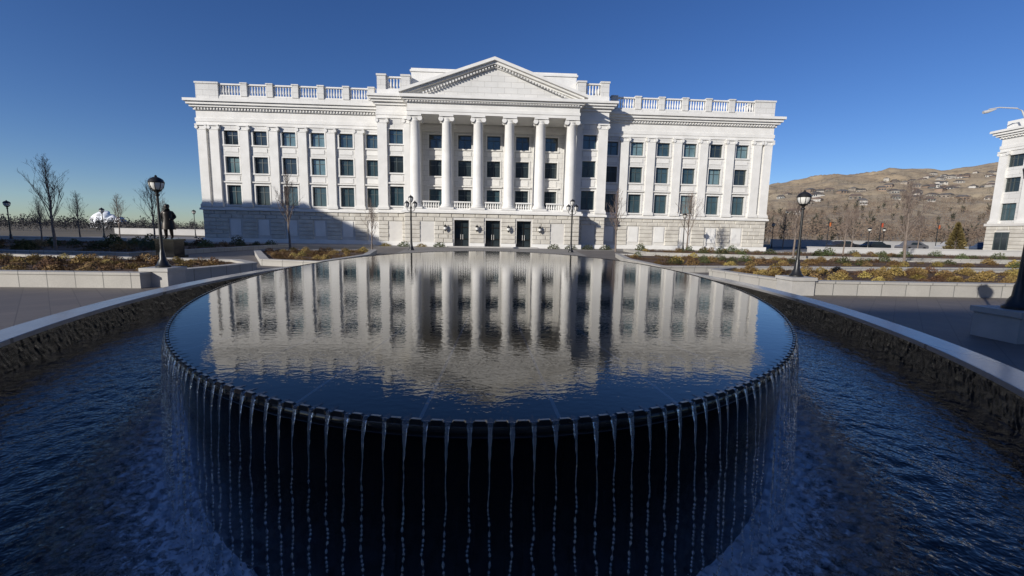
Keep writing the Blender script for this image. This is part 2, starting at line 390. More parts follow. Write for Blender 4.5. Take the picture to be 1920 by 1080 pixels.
def pilaster(mb,x,y,z0,z1,wd=1.05,pr=.22):
    h=wd/2
    mb.box(x-h-.14,x+h+.14,y-pr-.12,y+.01,z0,z0+.28); mb.box(x-h-.07,x+h+.07,y-pr-.06,y+.01,z0+.28,z0+.45)
    mb.box(x-h,x+h,y-pr,y+.01,z0+.45,z1-.62)
    mb.box(x-h-.05,x+h+.05,y-pr-.04,y+.01,z1-.62,z1-.52); mb.box(x-h+.02,x+h-.02,y-pr-.02,y+.01,z1-.52,z1-.18)
    for s_ in (-1,1): mb.ycyl(x+s_*(h+.02),z1-.36,.2,y-pr-.12,y,12)
    mb.box(x-h-.16,x+h+.16,y-pr-.16,y+.01,z1-.16,z1)
def window_geo(wd,ht,nx=2,nz=2):
    g=MB(); g.box(-wd/2,wd/2,0,.03,0,ht)
    f=MB(); t=.07
    f.box(-wd/2,-wd/2+t,-.08,-.002,0,ht); f.box(wd/2-t,wd/2,-.08,-.002,0,ht); f.box(-wd/2+t,wd/2-t,-.08,-.002,0,t); f.box(-wd/2+t,wd/2-t,-.08,-.002,ht-t,ht)
    for i in range(1,nx): f.box(-wd/2+wd*i/nx-.035,-wd/2+wd*i/nx+.035,-.065,-.002,t,ht-t)
    for i in range(1,nz):
        z=ht*(.68 if nz==2 else i/nz); f.box(-wd/2+t,wd/2-t,-.05,-.002,z-.03,z+.03)
    return g,f
wcache={}
def window(parent,x,y,z,wd,ht,off,rz=0,pick=None):
    key=(round(wd,3),round(ht,3))
    gk=pick or R.choice(['glassA','glassB','glassA','glassB','glassC','glassB'])
    if (key,gk) not in wcache:
        g,f=window_geo(wd,ht,2,2); wcache[(key,gk)]=(g.mesh("window",gk),f.mesh("frame",'frame'))
    gm,fm_=wcache[(key,gk)]
    o=bpy.data.objects.new("window",gm); COL.objects.link(o); o.parent=parent; o.location=(x-off[0],y-off[1],z-off[2])
    o.rotation_euler=(rad(R.uniform(-.3,.3)),0,rad(R.uniform(-.3,.3)))
    f=bpy.data.objects.new("frame",fm_); COL.objects.link(f); f.parent=o
    return o
def rustic(mb,x0,x1,yf,z0,z1,holes,rowh=.49,bl=1.35,pr=.10):
    nr=max(1,round((z1-z0)/rowh)); rh=(z1-z0)/nr
    for r_ in range(nr):
        za=z0+r_*rh; zb=za+rh
        cuts=[(a,b) for a,b,c,d_ in holes if c<zb-.05 and d_>za+.05]; cuts.sort()
        segs=[];xs=x0
        for a,b in cuts:
            if a>xs+.05: segs.append((xs,a))
            xs=b
        if x1>xs+.05: segs.append((xs,x1))
        for a,b in segs:
            nb=max(1,round((b-a)/bl)); wl=(b-a)/nb
            if nb>1 and r_%2: edges=[a]+[a+wl*(i+.5) for i in range(nb)]+[b]
            else: edges=[a+wl*i for i in range(nb+1)]
            for i in range(len(edges)-1):
                p=pr+R.uniform(-.02,.03)
                mb.chbox(edges[i]+.02,edges[i+1]-.02,yf-p,yf+.01,za+.02,zb-.02,.05)
def balustrade(mb,x0,x1,y,z0,h,dep=.35,sp=.30):
    mb.box(x0,x1,y-dep/2,y+dep/2,z0,z0+.16); mb.box(x0,x1,y-dep/2-.03,y+dep/2+.03,z0+h-.16,z0+h)
    nb=max(2,int((x1-x0)/sp)); st=(x1-x0)/nb; hh=h-.32
    for i in range(nb):
        x=x0+(i+.5)*st
        mb.lathe(x,y,[(.09,0),(.06,hh*.12),(.12,hh*.36),(.08,hh*.62),(.055,hh*.8),(.09,hh)],8,z0+.16,False)

# ------------------------------------------------------------------ the north building
BY=55
bld=empty("government_building",(0,BY,0),"white granite neoclassical government building with pedimented portico and columns","building")
off=(0,BY,0); BM=Matrix.Translation((0,-BY,0))
WW=1.66
wingx=[14.85,18.1,21.5,24.95,28.35,31.75]
wrows=[(4.6,6.95),(8.4,10.35),(11.75,13.4)]
wall=MB()
for s_ in (-1,1):
    cols=[(s_*x-WW/2,s_*x+WW/2) for x in wingx]
    a,b=sorted((s_*13.2,s_*35.6)); wallholes(wall,a,b,55,55.5,4.3,14.0,cols,wrows)
wall.box(-35.58,35.58,55.5,76,4.3,14.0)
brows=[(4.75,7.05),(8.65,10.6),(12.0,13.65)]
for s_ in (-1,1):
    cols=[(s_*11.6-WW/2,s_*11.6+WW/2)]
    a,b=sorted((s_*9.9,s_*13.75)); wallholes(wall,a,b,53,53.5,4.3,14.9,cols,brows)
    a,b=sorted((s_*13.25,s_*13.75)); wall.box(a,b,53.5,55,4.3,14.9)
    a,b=sorted((s_*9.9,s_*10.3)); wall.box(a,b,53.5,55.1,4.3,14.9)
pcols=[(x-WW/2,x+WW/2) for x in (-7.2,-3.6,0,3.6,7.2)]
PW=55.1
wallholes(wall,-9.9,9.9,PW,PW+.5,4.3,14.9,pcols,brows)
wall.box(-13.2,13.2,PW+.55,60,14.0,16.5)
wall.obj("upper_wall",'stone',bld,False,BM)
for s_ in (-1,1):
    for x in wingx:
        for k,(a,b) in enumerate(wrows): window(bld,s_*x,55.32,a,WW,b-a,off)
    for a,b in brows: window(bld,s_*11.6,53.32,a,WW,b-a,off)
for x in (-7.2,-3.6,0,3.6,7.2):
    for a,b in brows: window(bld,x,PW+.32,a,WW,b-a,off,pick=R.choice(['glassA','glassA','glassB']))
tr=MB()
def surround(x,y,rows):
    for k,(a,b) in enumerate(rows):
        tr.box(x-WW/2-.18,x+WW/2+.18,y-.12,y+.02,a-.16,a-.003)
        tr.box(x-WW/2-.15,x-WW/2-.003,y-.06,y+.02,a,b+.15); tr.box(x+WW/2+.003,x+WW/2+.15,y-.06,y+.02,a,b+.15); tr.box(x-WW/2-.003,x+WW/2+.003,y-.06,y+.02,b+.003,b+.15)
        if k==0: tr.box(x-WW/2-.25,x+WW/2+.25,y-.22,y+.02,b+.3,b+.45)
        if k<2:
            z0=b+.55; z1=rows[k+1][0]-.35
            if z1-z0>.3: tr.box(x-WW/2+.05,x+WW/2-.05,y-.05,y+.02,z0,z1)
for s_ in (-1,1):
    for x in wingx: surround(s_*x,55,wrows)
    surround(s_*11.6,53,brows)
for x in (-7.2,-3.6,0,3.6,7.2): surround(x,PW,brows)
tr.box(-35.85,35.85,54.62,76.3,3.9,4.12); tr.box(-35.75,35.75,54.72,76.2,4.12,4.3)
tr.box(-14.0,14.0,52.62,54.6,3.903,4.123); tr.box(-13.9,13.9,52.72,54.7,4.123,4.303)
tr.obj("window_surrounds_and_belt_course",'trim',bld,False,BM)
def pil(x,y,z0,z1,wd):
    mb=MB(); pilaster(mb,x,y,z0,z1,wd,.3); mb.obj("pilaster",'trim',bld,True,BM)
for s_ in (-1,1):
    for x in (16.45,19.85,23.25,26.65,30.1,33.6,35.0): pil(s_*x,55,4.3,14.0,1.02)
    pil(s_*13.15,53,4.3,14.9,1.1); pil(s_*10.25,53,4.3,14.9,.7)
    for x in (5.4,1.8,9.3): pil(s_*x,PW,4.35,14.9,.9)
cm=MB()
z0,z1=4.35,14.85; Hc=z1-z0
cm.box(-.85,.85,-.85,.85,0,.22)
cm.lathe(0,0,[(.8,.22),(.84,.3),(.8,.4),(.7,.44),(.72,.52),(.66,.58),(.62,.66),(.62,Hc*.33),(.60,Hc*.6),(.54,Hc-.75),(.58,Hc-.7),(.58,Hc-.64),(.54,Hc-.6),(.6,Hc-.35)],32,0)
for sx in (-1,1):
    for yy_ in (-.62,.34): cm.ycyl(sx*.62,Hc-.42,.27,yy_,yy_+.28,16)
    cm.ycyl(sx*.62,Hc-.42,.2,-.4,.4,12)
cm.box(-.62,.62,-.56,.56,Hc-.38,Hc-.2); cm.box(-.8,.8,-.72,.72,Hc-.18,Hc)
cme=cm.mesh("column",'trim',True)
for x in (-9,-5.4,-1.8,1.8,5.4,9):
    o=bpy.data.objects.new("column",cme); COL.objects.link(o); o.parent=bld; o.location=(x,51.15-BY,z0)
bs=MB()
bs.box(-35.6,35.6,54.9,76,-.2,3.9)
for s_ in (-1,1):
    a,b=sorted((s_*10.2,s_*13.8)); bs.box(a,b,52.9,54.9,-.2,3.9)
doors=[(x-.85,x+.85) for x in (-3.65,0,3.65)]
wallholes(bs,-10.2,10.2,50.5,51.3,-.2,3.9,doors,[(0.02,3.15)]); bs.box(-10.2,10.2,51.3,54.9,-.2,3.9)
bs.obj("base_wall",'basewall',bld,False,BM)
ru=MB()
def pans(xs,z0=.75,z1=2.95,w=.8): return [(x-w,x+w,z0,z1) for x in xs]
for s_ in (-1,1):
    a,b=sorted((s_*13.8,s_*35.6)); rustic(ru,a,b,54.9,.5,3.9,pans([s_*x for x in wingx]))
    a,b=sorted((s_*10.2,s_*13.8)); rustic(ru,a,b,52.9,.5,3.9,pans([s_*11.8]))
rustic(ru,-10.2,10.2,50.5,.5,3.9,[(a-.12,b+.12,0,3.3) for a,b in doors]+pans([-7.6,7.6]))
ru.obj("rusticated_blocks",'rust',bld,False,BM)
pl=MB()
pl.box(-35.85,35.85,54.65,54.9,-.1,.5)
for s_ in (-1,1):
    a,b=sorted((s_*10.45,s_*14.05)); pl.box(a,b,52.65,52.9,-.1,.5)
for a,b in ((-10.45,-4.6),(-2.7,-.95),(.95,2.7),(4.6,10.45)): pl.box(a,b,50.25,50.5,-.1,.5)
for s_ in (-1,1):
    for x in wingx:
        X=s_*x; pl.box(X-.62,X+.62,54.83,54.9,.9,2.8)
pl.box(-10.5,10.5,50.2,54.4,3.9,4.15); pl.box(-10.35,10.35,50.35,PW-.01,4.15,4.347)
pl.obj("plinth",'trim',bld,False,BM)
for x in (-3.65,0,3.65):
    dmb=MB(); dmb.box(-.85,.85,.0,.06,0.02,3.15); d0=dmb.obj("door",'glassA',bld); d0.location=(x,51.15-BY,0)
    f=MB()
    for u in (-.85,-.05,.77): f.box(u,u+.08,-.07,-.003,.02,3.15)
    for z in (.02,.9,2.25,3.05): f.box(-.77,-.05,-.06,-.003,z,z+.1); f.box(.03,.77,-.06,-.003,z,z+.1)
    f.obj("frame",'bronze',d0)
    hb=MB(); hb.box(-.14,-.1,-.14,-.1,.9,1.5); hb.box(.1,.14,-.14,-.1,.9,1.5); hb.box(-.14,-.1,-.11,-.06,.95,1.0); hb.box(.1,.14,-.11,-.06,.95,1.0); hb.box(-.14,-.1,-.11,-.06,1.4,1.45); hb.box(.1,.14,-.11,-.06,1.4,1.45); hb.obj("handle",'trim',d0)
for x in (-5.5,-1.83,1.83,5.5):
    s1=MB(); s1.box(-.04,.04,-.30,.0,2.0,2.06); s1.lathe(0,-.30,[(.04,1.8),(.09,1.88),(.15,1.96),(.17,2.35),(.2,2.4),(.05,2.58),(.02,2.7)],8); o=s1.obj("wall_lantern",'iron',bld); o.location=(x,50.4-BY,0)
    s1=MB(); s1.lathe(0,-.30,[(.158,2.04),(.180,2.3)],8); o2=s1.obj("lamp_glass",'lampglass',o)
st=MB(); st.box(-5.2,5.2,49.2,50.24,0,.13); st.obj("entrance_step",'coping',bld,False,BM)
c=MB(); entab(c,-35.6,35.6,55,76,14.0); c.obj("cornice",'trim',bld,False,BM)
c=MB(); entab(c,-13.75,13.75,53,60,14.9,layers=((0,.35,.10),(.35,.7,.16),(.7,1.45,.06),(1.45,1.75,.24),(1.75,2.0,.52),(2.0,2.25,.74),(2.25,2.5,.93)))
c.box(-13.75,13.75,53,58,17.35,18.15); c.obj("bay_cornice",'trim',bld,False,BM)
c=MB(); PX=9.75
lay=((0,.3,.02),(.3,.62,.08),(.62,1.2,.0),(1.2,1.42,.2),(1.42,1.62,.42),(1.62,1.95,.68))
for a,b,p in lay: c.box(-PX-p,PX+p,50.45-p,53,14.852+a,14.852+b)
k=-PX
while k<PX: c.box(k,k+.16,50.12,50.24,14.852+1.24,14.852+1.41); k+=.32
c.obj("portico_entablature",'trim',bld,False,BM)
zb=16.80; hx=10.45; zt=20.95
pd=MB()
def prism(mb,x1,za,zb_,y0,y1):
    mb.add([(-x1,y0,za),(x1,y0,za),(0,y0,zb_),(-x1,y1,za),(x1,y1,za),(0,y1,zb_)],[(0,1,2),(3,5,4),(0,3,4,1),(1,4,5,2),(2,5,3,0)])
prism(pd,9.7,zb+.0,zt-.75,50.62,60)
pd.obj("tympanum",'stone',bld,False,BM)
rk=MB()
def rake(mb,x1,z_eave,z_apex,th,y0,y1):
    for s_ in (-1,1):
        a=(s_*x1,z_eave);b=(0,z_apex)
        vs=[(a[0],y0,a[1]),(b[0],y0,b[1]),(b[0],y0,b[1]+th),(a[0],y0,a[1]+th),(a[0],y1,a[1]),(b[0],y1,b[1]),(b[0],y1,b[1]+th),(a[0],y1,a[1]+th)]
        mb.add(vs,[(0,1,2,3),(4,7,6,5),(0,4,5,1),(3,2,6,7),(0,3,7,4)])
sl_=(zt-zb)/hx
rake(rk,hx+.10,zb+.12,zt-.33,.33,49.75,60)
rake(rk,hx-.3,zb+.03,zt-.62,.30,50.05,60)
rake(rk,hx-.9,zb+.05,zt-.9,.25,50.4,60)
k=-9.3
while k<9.4:
    z=zt-.62-abs(k)*sl_-.22
    if z>zb+.1: rk.box(k,k+.16,50.2,50.42,z+.04,z+.24)
    k+=.33
rk.obj("raking_cornice",'trim',bld,False,BM)
for s_ in (-1,1):
    at=MB()
    a,b=sorted((s_*4.6,s_*9.9)); at.box(a,b,54,62,17.5,20.55)
    a,b=sorted((s_*4.5,s_*10.05)); at.box(a,b,53.88,62.1,20.55,20.75); at.box(a+.1,b-.1,54.1,62,20.75,21.0)
    at.obj("attic_block",'trim',bld,False,BM)
def parapet(s_):
    z0=16.8; h=2.1
    mb=MB(); a,b=sorted((s_*32.9,s_*35.5)); mb.box(a,b,54.9,57.4,z0,z0+h-.2); mb.box(a-.08,b+.08,54.82,57.5,z0+h-.2,z0+h)
    mb.box(*sorted((s_*13.8,s_*32.9)),54.95,55.45,z0,z0+.55)
    mb.box(*sorted((s_*35.0,s_*35.45)),57.4,75.5,z0,z0+h-.2)
    xs=[14.9+i*3.0 for i in range(7)]
    for x in xs[:-1]: mb.box(s_*x-.36,s_*x+.36,54.88,55.52,z0+.55,z0+h-.12); mb.box(s_*x-.42,s_*x+.42,54.8,55.6,z0+h-.12,z0+h+.02)
    mb.obj("parapet",'stone',bld,False,BM)
    for i in range(6):
        x0=xs[i]+.36; x1=xs[i+1]-.36 if i<5 else 32.9
        mb=MB(); a,b=sorted((s_*x0,s_*x1)); balustrade(mb,a,b,55.2,z0+.55,1.45); mb.obj("balustrade",'trim',bld,True,BM)
    mb=MB()
    for x in (13.2,10.4): mb.box(s_*x-.5,s_*x+.5,53.0,53.9,18.15,19.65); mb.box(s_*x-.58,s_*x+.58,52.92,53.98,19.65,19.85)
    mb.box(*sorted((s_*13.2-.4*s_,s_*13.6)),53.9,58,18.15,19.7)
    mb.obj("parapet",'stone',bld,False,BM)
    mb=MB(); a,b=sorted((s_*10.9,s_*12.7)); balustrade(mb,a,b,53.4,18.15,1.5); mb.obj("balustrade",'trim',bld,True,BM)
parapet(-1); parapet(1)
for x in (-7.2,-3.6,0,3.6,7.2):
    mb=MB(); balustrade(mb,x-.98,x+.98,51.0,4.35,.95,.3,.27); mb.obj("balustrade",'trim',bld,True,BM)

# ------------------------------------------------------------------ flanking buildings
def flank(loc,rz,hw,depth,H,label,bays,kw=None):
    e=empty("government_building",loc,label,"building",rz=rz)
    wl=MB(); pitch=2*hw/bays; cols=[(-hw+pitch*(i+.5)-.85,-hw+pitch*(i+.5)+.85) for i in range(bays)]
    k=H/18.0; rows=[(4.7*k,7.0*k),(8.5*k,10.4*k),(11.8*k,13.4*k)]
    wallholes(wl,-hw,hw,0,.5,4.3*k,14*k,cols,rows); wl.box(-hw+.02,hw-.02,.5,depth,4.3*k,14*k); wl.obj("upper_wall",'stone',e)
    b_=MB(); b_.box(-hw-.2,hw+.2,-.2,depth+.2,-.1,3.95*k); b_.box(-hw-.4,hw+.4,-.4,depth+.4,3.95*k,4.3*k); b_.obj("base_wall",'basewall',e)
    ru=MB(); rustic(ru,-hw-.2,hw+.2,-.2,.4,3.9*k,[(-hw+pitch*(i+.5)-.8,-hw+pitch*(i+.5)+.8,.6,3.1*k) for i in range(bays)]); ru.obj("rusticated_blocks",'rust',e)
    c=MB(); entab(c,-hw,hw,0,depth,14*k); c.box(-hw+.1,hw-.1,.1,depth-.1,14*k+2.8,H); c.obj("cornice",'trim',e)
    for i in range(bays+1):
        mb=MB(); x=-hw+pitch*i; x=min(max(x,-hw+.5),hw-.5); pilaster(mb,x,0,4.3*k,14*k,.95); mb.obj("pilaster",'trim',e,True)
    for i in range(bays):
        for a,b in rows: window(e,-hw+pitch*(i+.5),.32,a,1.7,b-a,(0,0,0))
        window(e,-hw+pitch*(i+.5),-.27,.6,1.6,2.5*k,(0,0,0))
    return e
eb=flank((67.9,40,0),-pi/2,16,30,17.6,"pale granite government building corner with tall windows and cornice",9)
flank((-66.3,-.5,0),pi/2,16.5,40,25,"white granite government building whose long shadow crosses the garden",9)
flank((2,-40,0),pi,55,30,26,"long granite capitol building shading the fountain plaza",26)
arm=MB(); arm.tube([(66.3,52.6,16.9),(66.0,52.9,18.1),(65.4,53,18.4),(63.5,53.4,18.55),(62.4,53.6,18.35)],[.09,.08,.08,.07,.06],8)
arm.tube([(63.2,53.45,18.35),(62.4,53.65,18.1),(61.9,53.75,18.0)],[.05,.2,.18],8)
a_=arm.obj("rooftop_camera_arm",'white'); tag(a_,"white curved security camera arm fixed to the cornice","security camera")

# ------------------------------------------------------------------ planters and beds
def offset_poly(pts,d):
    n_=len(pts); A=sum(pts[i][0]*pts[(i+1)%n_][1]-pts[(i+1)%n_][0]*pts[i][1] for i in range(n_)); sg=1 if A>0 else -1
    out=[]
    for i in range(n_):
        p0=Vector(pts[i-1]);p1=Vector(pts[i]);p2=Vector(pts[(i+1)%n_])
        d1=(p1-p0).normalized(); d2=(p2-p1).normalized()
        n1=Vector((-d1.y,d1.x))*sg; n2=Vector((-d2.y,d2.x))*sg
        bis=(n1+n2); bis.normalize(); q=max(.3,bis.dot(n1)); out.append(tuple(p1+bis*d/q))
    return out
def inside(p,poly):
    x,y=p; r=False; j=len(poly)-1
    for i in range(len(poly)):
        xi,yi=poly[i];xj,yj=poly[j]
        if (yi>y)!=(yj>y) and x<(xj-xi)*(y-yi)/(yj-yi)+xi: r=not r
        j=i
    return r
def bed(pts,h,label,w_=.32):
    n_=len(pts); o2=offset_poly(pts,-.03); i2=offset_poly(pts,w_+.03)
    mb=MB(); z1=h-.07
    vs=[(x,y,-.05) for x,y in pts]+[(x,y,z1) for x,y in pts]+[(x,y,z1) for x,y in o2]+[(x,y,h) for x,y in o2]+[(x,y,h) for x,y in i2]+[(x,y,z1-.3) for x,y in i2]
    fs=[]
    for l in range(5):
        for i in range(n_):
            k2=(i+1)%n_; fs.append((l*n_+i,l*n_+k2,(l+1)*n_+k2,(l+1)*n_+i))
    mb.add(vs,fs); o=mb.obj("planter_wall",'planter'); tag(o,label,"planter wall","low granite planter walls")
    sheet("soil",offset_poly(pts,w_-.02),h-.09,'soil')
    return (offset_poly(pts,w_+.3),h-.09)
beds={}
beds['LA']=bed([(-9.9,12.4),(-9.5,14),(-9.2,15.5),(-9.1,16.9),(-10.6,18.4),(-30,20.8),(-30,12.0)],.45,"low pale granite planter wall around mulched shrub bed")
beds['LB']=bed([(-7.7,19.6),(-10.9,20.6),(-16,29.5),(-8.8,33),(-7.4,26)],.32,"low granite wall around bed beside central walkway")
beds['LD']=bed([(-20,24.5),(-60,27),(-60,44),(-19.5,42)],.3,"low granite kerb around shaded hedge bed")
beds['RA']=bed([(9.4,12.7),(30,12.2),(30,19),(10.4,18.3),(8.8,16.9),(9.0,14.8)],.45,"low pale granite planter wall around sunlit shrub bed")
beds['RB']=bed([(8.0,19.9),(12,20.6),(36,23),(36,28.5),(16,31),(9.6,33),(8.2,26)],.32,"granite planter wall around bed with yellow shrubs")
beds['RC']=bed([(13.5,37),(22,34.5),(62,32),(62,43),(14,45.3)],.3,"granite kerb around far bed with green hedges")
def shrub_mesh(seed,mat,r=.3,h=.34,nl=150,leaf=.045):
    q=random.Random(seed); mb=MB()
    for i in range(nl):
        a=q.uniform(0,2*pi); ph=math.acos(q.uniform(0,1)); rr_=r*(q.uniform(.5,1.08))
        p=Vector((rr_*math.sin(ph)*math.cos(a),rr_*math.sin(ph)*math.sin(a),h*q.uniform(.5,1.15)*math.cos(ph)+.02))
        u=Vector((q.gauss(0,1),q.gauss(0,1),q.gauss(0,1))).normalized(); v=u.orthogonal().normalized(); l=leaf*q.uniform(.6,1.5)
        mb.add([p-u*l,p+v*l*.5,p+u*l,p-v*l*.5],[(0,1,2,3)])
    for i in range(9):
        a=q.uniform(0,2*pi); mb.tube([(0,0,-.02),(math.cos(a)*r*.7,math.sin(a)*r*.7,h*.8)],[.008,.003],3)
    return mb.mesh("shrub",mat)
sm={'Y':[shrub_mesh(i,'shrubY',.28,.28,240,.034) for i in range(4)],'G':[shrub_mesh(10+i,'shrubG',.34,.42,280,.04) for i in range(3)],'R':[shrub_mesh(20+i,'shrubR',.28,.28,240,.034) for i in range(3)]}
SL={'Y':"small dry golden shrub planted in mulched bed",'G':"rounded dark green shrub planted in bed",'R':"small rust brown shrub planted in mulched bed"}
def put_shrubs(key,cnt,mix,sc=1,dmin=.7):
    poly,z=beds[key]; xs=[p[0] for p in poly]; ys=[p[1] for p in poly]; got=[];tries=0
    while len(got)<cnt and tries<9000:
        tries+=1; p=(R.uniform(max(min(xs),-34),min(max(xs),44)),R.uniform(min(ys),max(ys)))
        if p[0]<-1.12*p[1] or p[0]>1.33*p[1]: continue
        if not inside(p,poly): continue
        if any((p[0]-g[0])**2+(p[1]-g[1])**2<dmin**2 for g in got): continue
        got.append(p); k=R.choice(mix); me=R.choice(sm[k]); o=bpy.data.objects.new("shrub",me); COL.objects.link(o)
        o.location=(p[0],p[1],z); o.rotation_euler=(0,0,R.uniform(0,6)); s_=sc*R.uniform(.65,1.25); o.scale=(s_,s_,s_*R.uniform(.6,1.05)); tag(o,SL[k],"shrub","shrubs in the garden beds")
put_shrubs('LA',62,'YRYYR',.88,.62); put_shrubs('RA',66,'YRYYY',.92,.62); put_shrubs('RB',60,'YYYRG',1.1,.85); put_shrubs('LB',34,'YYR',1.0,.8)
put_shrubs('RC',38,'GGYG',1.5,1.4); put_shrubs('LD',30,'GGR',1.7,1.4)
gc=MB()
for key,cnt in (('LA',4200),('RA',4200),('RB',3600),('LB',1500),('RC',2600),('LD',3000)):
    poly,z=beds[key]; xs=[p[0] for p in poly]; ys=[p[1] for p in poly]
    for i in range(cnt):
        p=(R.uniform(min(xs),max(xs)),R.uniform(min(ys),max(ys)))
        if not inside(p,poly): continue
        if noise.noise(Vector((p[0]*.5,p[1]*.5,3)))<-.05: continue
        k=1+(p[1]-12)/25
        for q in range(5):
            a=R.uniform(0,2*pi); r_=R.uniform(0,.1)*k; l=R.uniform(.04,.10)*k; x=p[0]+r_*math.cos(a*3); y=p[1]+r_*math.sin(a*3)
            gc.add([(x,y,z-.01),(x+.025*k,y+.02,z-.01),(x+l*math.cos(a)*.6,y+l*math.sin(a)*.6,z+l)],[(0,1,2)])
o=gc.obj("ground_cover",'cover'); o["kind"]="stuff"; tag(o,"dry low ground cover plants scattered over mulched beds","ground cover")
for x in list(range(-12,-5,2))+list(range(7,14,2)):
    o=bpy.data.objects.new("shrub",sm['G' if x%4 else 'Y'][0]); COL.objects.link(o); o.location=(x,48.9,0); o.scale=(2.3,1.6,1.3); tag(o,"low clipped shrub growing beside the entrance wall","shrub","shrubs by the building")

# ------------------------------------------------------------------ trees
def tree(seed,H,spread=.30,levels=3,trunk=.28,tw=1.0):
    q=random.Random(seed); tk=MB(); cr=MB()
    pts=[];rs=[];r0=H*.012+.012
    x=y=0
    for i in range(12):
        f=i/11; x+=q.gauss(0,.012)*H*.3; y+=q.gauss(0,.012)*H*.3; pts.append((x,y,H*.96*f)); rs.append(r0*(1-f)**.8+.006)
    tk.tube(pts,rs,8)
    def at(f):
        k=f*11; i=min(10,int(k)); a=Vector(pts[i]);b=Vector(pts[i+1]); return a.lerp(b,k-i)
    def br(p,d_,L,r,lev):
        n_=5; P=[p.copy()];Rr=[r]; cur=p.copy(); dd=d_.copy()
        for i in range(n_):
            dd=(dd+Vector((q.gauss(0,.10),q.gauss(0,.10),.10+q.gauss(0,.05)))).normalized(); cur=cur+dd*L/n_; P.append(cur.copy()); Rr.append(r*(1-(i+1)/n_*.7))
        (tk if lev==0 else cr).tube(P,Rr,5 if lev==0 else 3)
        if lev<levels:
            for k in range(int((5 if lev==0 else 3.6)*tw)):
                f=q.uniform(.25,1); i=min(n_-1,int(f*n_)); pp=P[i].lerp(P[i+1],f*n_-i); a=q.uniform(0,2*pi)
                side=dd.orthogonal().normalized(); side=Matrix.Rotation(a,3,dd)@side
                nd=(dd*.75+side*.65+Vector((0,0,.25))).normalized(); br(pp,nd,L*q.uniform(.35,.55),max(.0040,r*.48),lev+1)
    nb=int(24)
    for i in range(nb):
        f=trunk+(1-trunk)*(i/nb)**.9*.97; a=i*2.4+q.uniform(-.4,.4); el=.9+.5*f
        d_=Vector((math.cos(a)*math.cos(el),math.sin(a)*math.cos(el),math.sin(el)))
        L=H*spread*(1.15-f)*q.uniform(.8,1.2)+.15; br(at(f),d_,L,r0*(1-f)*.4+.006,0)
    return tk.mesh("trunk",'bark',True),cr.mesh("crown",'twig')
tm=[tree(i,5.0,sp) for i,sp in enumerate((.42,.36,.5,.34))]
TL="slender leafless young tree with fine upright branches in winter"
def put_tree(x,y,H,v,z=0,label=TL,sx=1):
    e=empty("tree",(x,y,z),label,"tree","bare young trees",R.uniform(0,6)); s_=H/5.0; e.scale=(s_*sx,s_*sx,s_)
    for nm,me in zip(("trunk","crown"),tm[v]):
        o=bpy.data.objects.new(nm,me); COL.objects.link(o); o.parent=e
for x,y,H,v in [(-24.8,25.5,5.0,0),(-16.2,35,5.8,1),(-9.3,33.6,3.8,3),(12.9,44.5,6.2,1),(22.1,48,6.2,2),(22.6,31.2,4.8,0),(27.4,27.2,5.2,2),
                (-45,49,5.0,0),(-38,50,6.5,2),(-55,66,6.0,0),(-47,64,5.6,3),(-36,36,3.6,1),(-58,58,4,0),(34,40,4.4,1),(44,44,4.6,0),(52,60,6,2),(58,56,5,0),(46,66,6,1)]:
    put_tree(x,y,H,v,.2 if 24<y<44 else 0)
def conifer(loc,H,mat,label):
    e=empty("tree",loc,label,"tree"); q=random.Random(3); t=MB(); t.tube([(0,0,0),(0,0,H*.9)],[.12,.03],6); t.obj("trunk",'bark',e)
    c=MB()
    for i in range(2600):
        f=q.random()**.8; a=q.uniform(0,2*pi); rr_=H*.3*(1-f)*q.uniform(.4,1.1)+.05; p=Vector((rr_*math.cos(a),rr_*math.sin(a),H*(.08+.92*f)+q.gauss(0,.1)))
        u=Vector((math.cos(a)+q.gauss(0,.4),math.sin(a)+q.gauss(0,.4),q.uniform(.1,.9))).normalized(); v=u.orthogonal().normalized(); l=q.uniform(.1,.25)
        c.add([p-u*l,p+v*l*.35,p+u*l,p-v*l*.35],[(0,1,2,3)])
    c.obj("crown",mat,e)
M['conif']=simple('golden_conifer',(.19,.14,.04),(.11,.085,.03),.9,3)
conifer((60,53,0),4.0,'conif',"golden brown conical tree beside the car park")

# ------------------------------------------------------------------ lamps
def lamp_parts(e,H,z0=0):
    p=MB(); p.lathe(0,0,[(.19,0),(.19,.05),(.15,.09),(.13,.16),(.085,.24),(.075,.42),(.06,.46),(.05,.55),(.036,H*.5),(.033,H-.52),(.06,H-.50),(.06,H-.47),(.035,H-.45),(.05,H-.40),(.11,H-.37),(.12,H-.34)],16); p.obj("post",'iron',e,True)
    g=MB(); g.lathe(0,0,[(.10,H-.335),(.15,H-.28),(.175,H-.2),(.18,H-.13)],16); g.obj("lamp_glass",'lampglass',e,True)
    c=MB(); c.lathe(0,0,[(.195,H-.14),(.20,H-.115),(.185,H-.09),(.17,H-.05),(.12,H-.01),(.06,H+.02),(.03,H+.03),(.035,H+.05),(.012,H+.08)],16)
    for k in range(8):
        a=k*pi/4+.4; c.tube([(.105*math.cos(a),.105*math.sin(a),H-.35),(.165*math.cos(a),.165*math.sin(a),H-.27),(.192*math.cos(a),.192*math.sin(a),H-.13)],[.008]*3,4)
    c.obj("cap",'iron',e,True)
def single(x,y,z,H,label,sc=1):
    e=empty("street_lamp",(x,y,z),label,"street lamp","single lantern street lamps"); lamp_parts(e,H); e.scale=(sc,sc,sc); return e
PH=.56
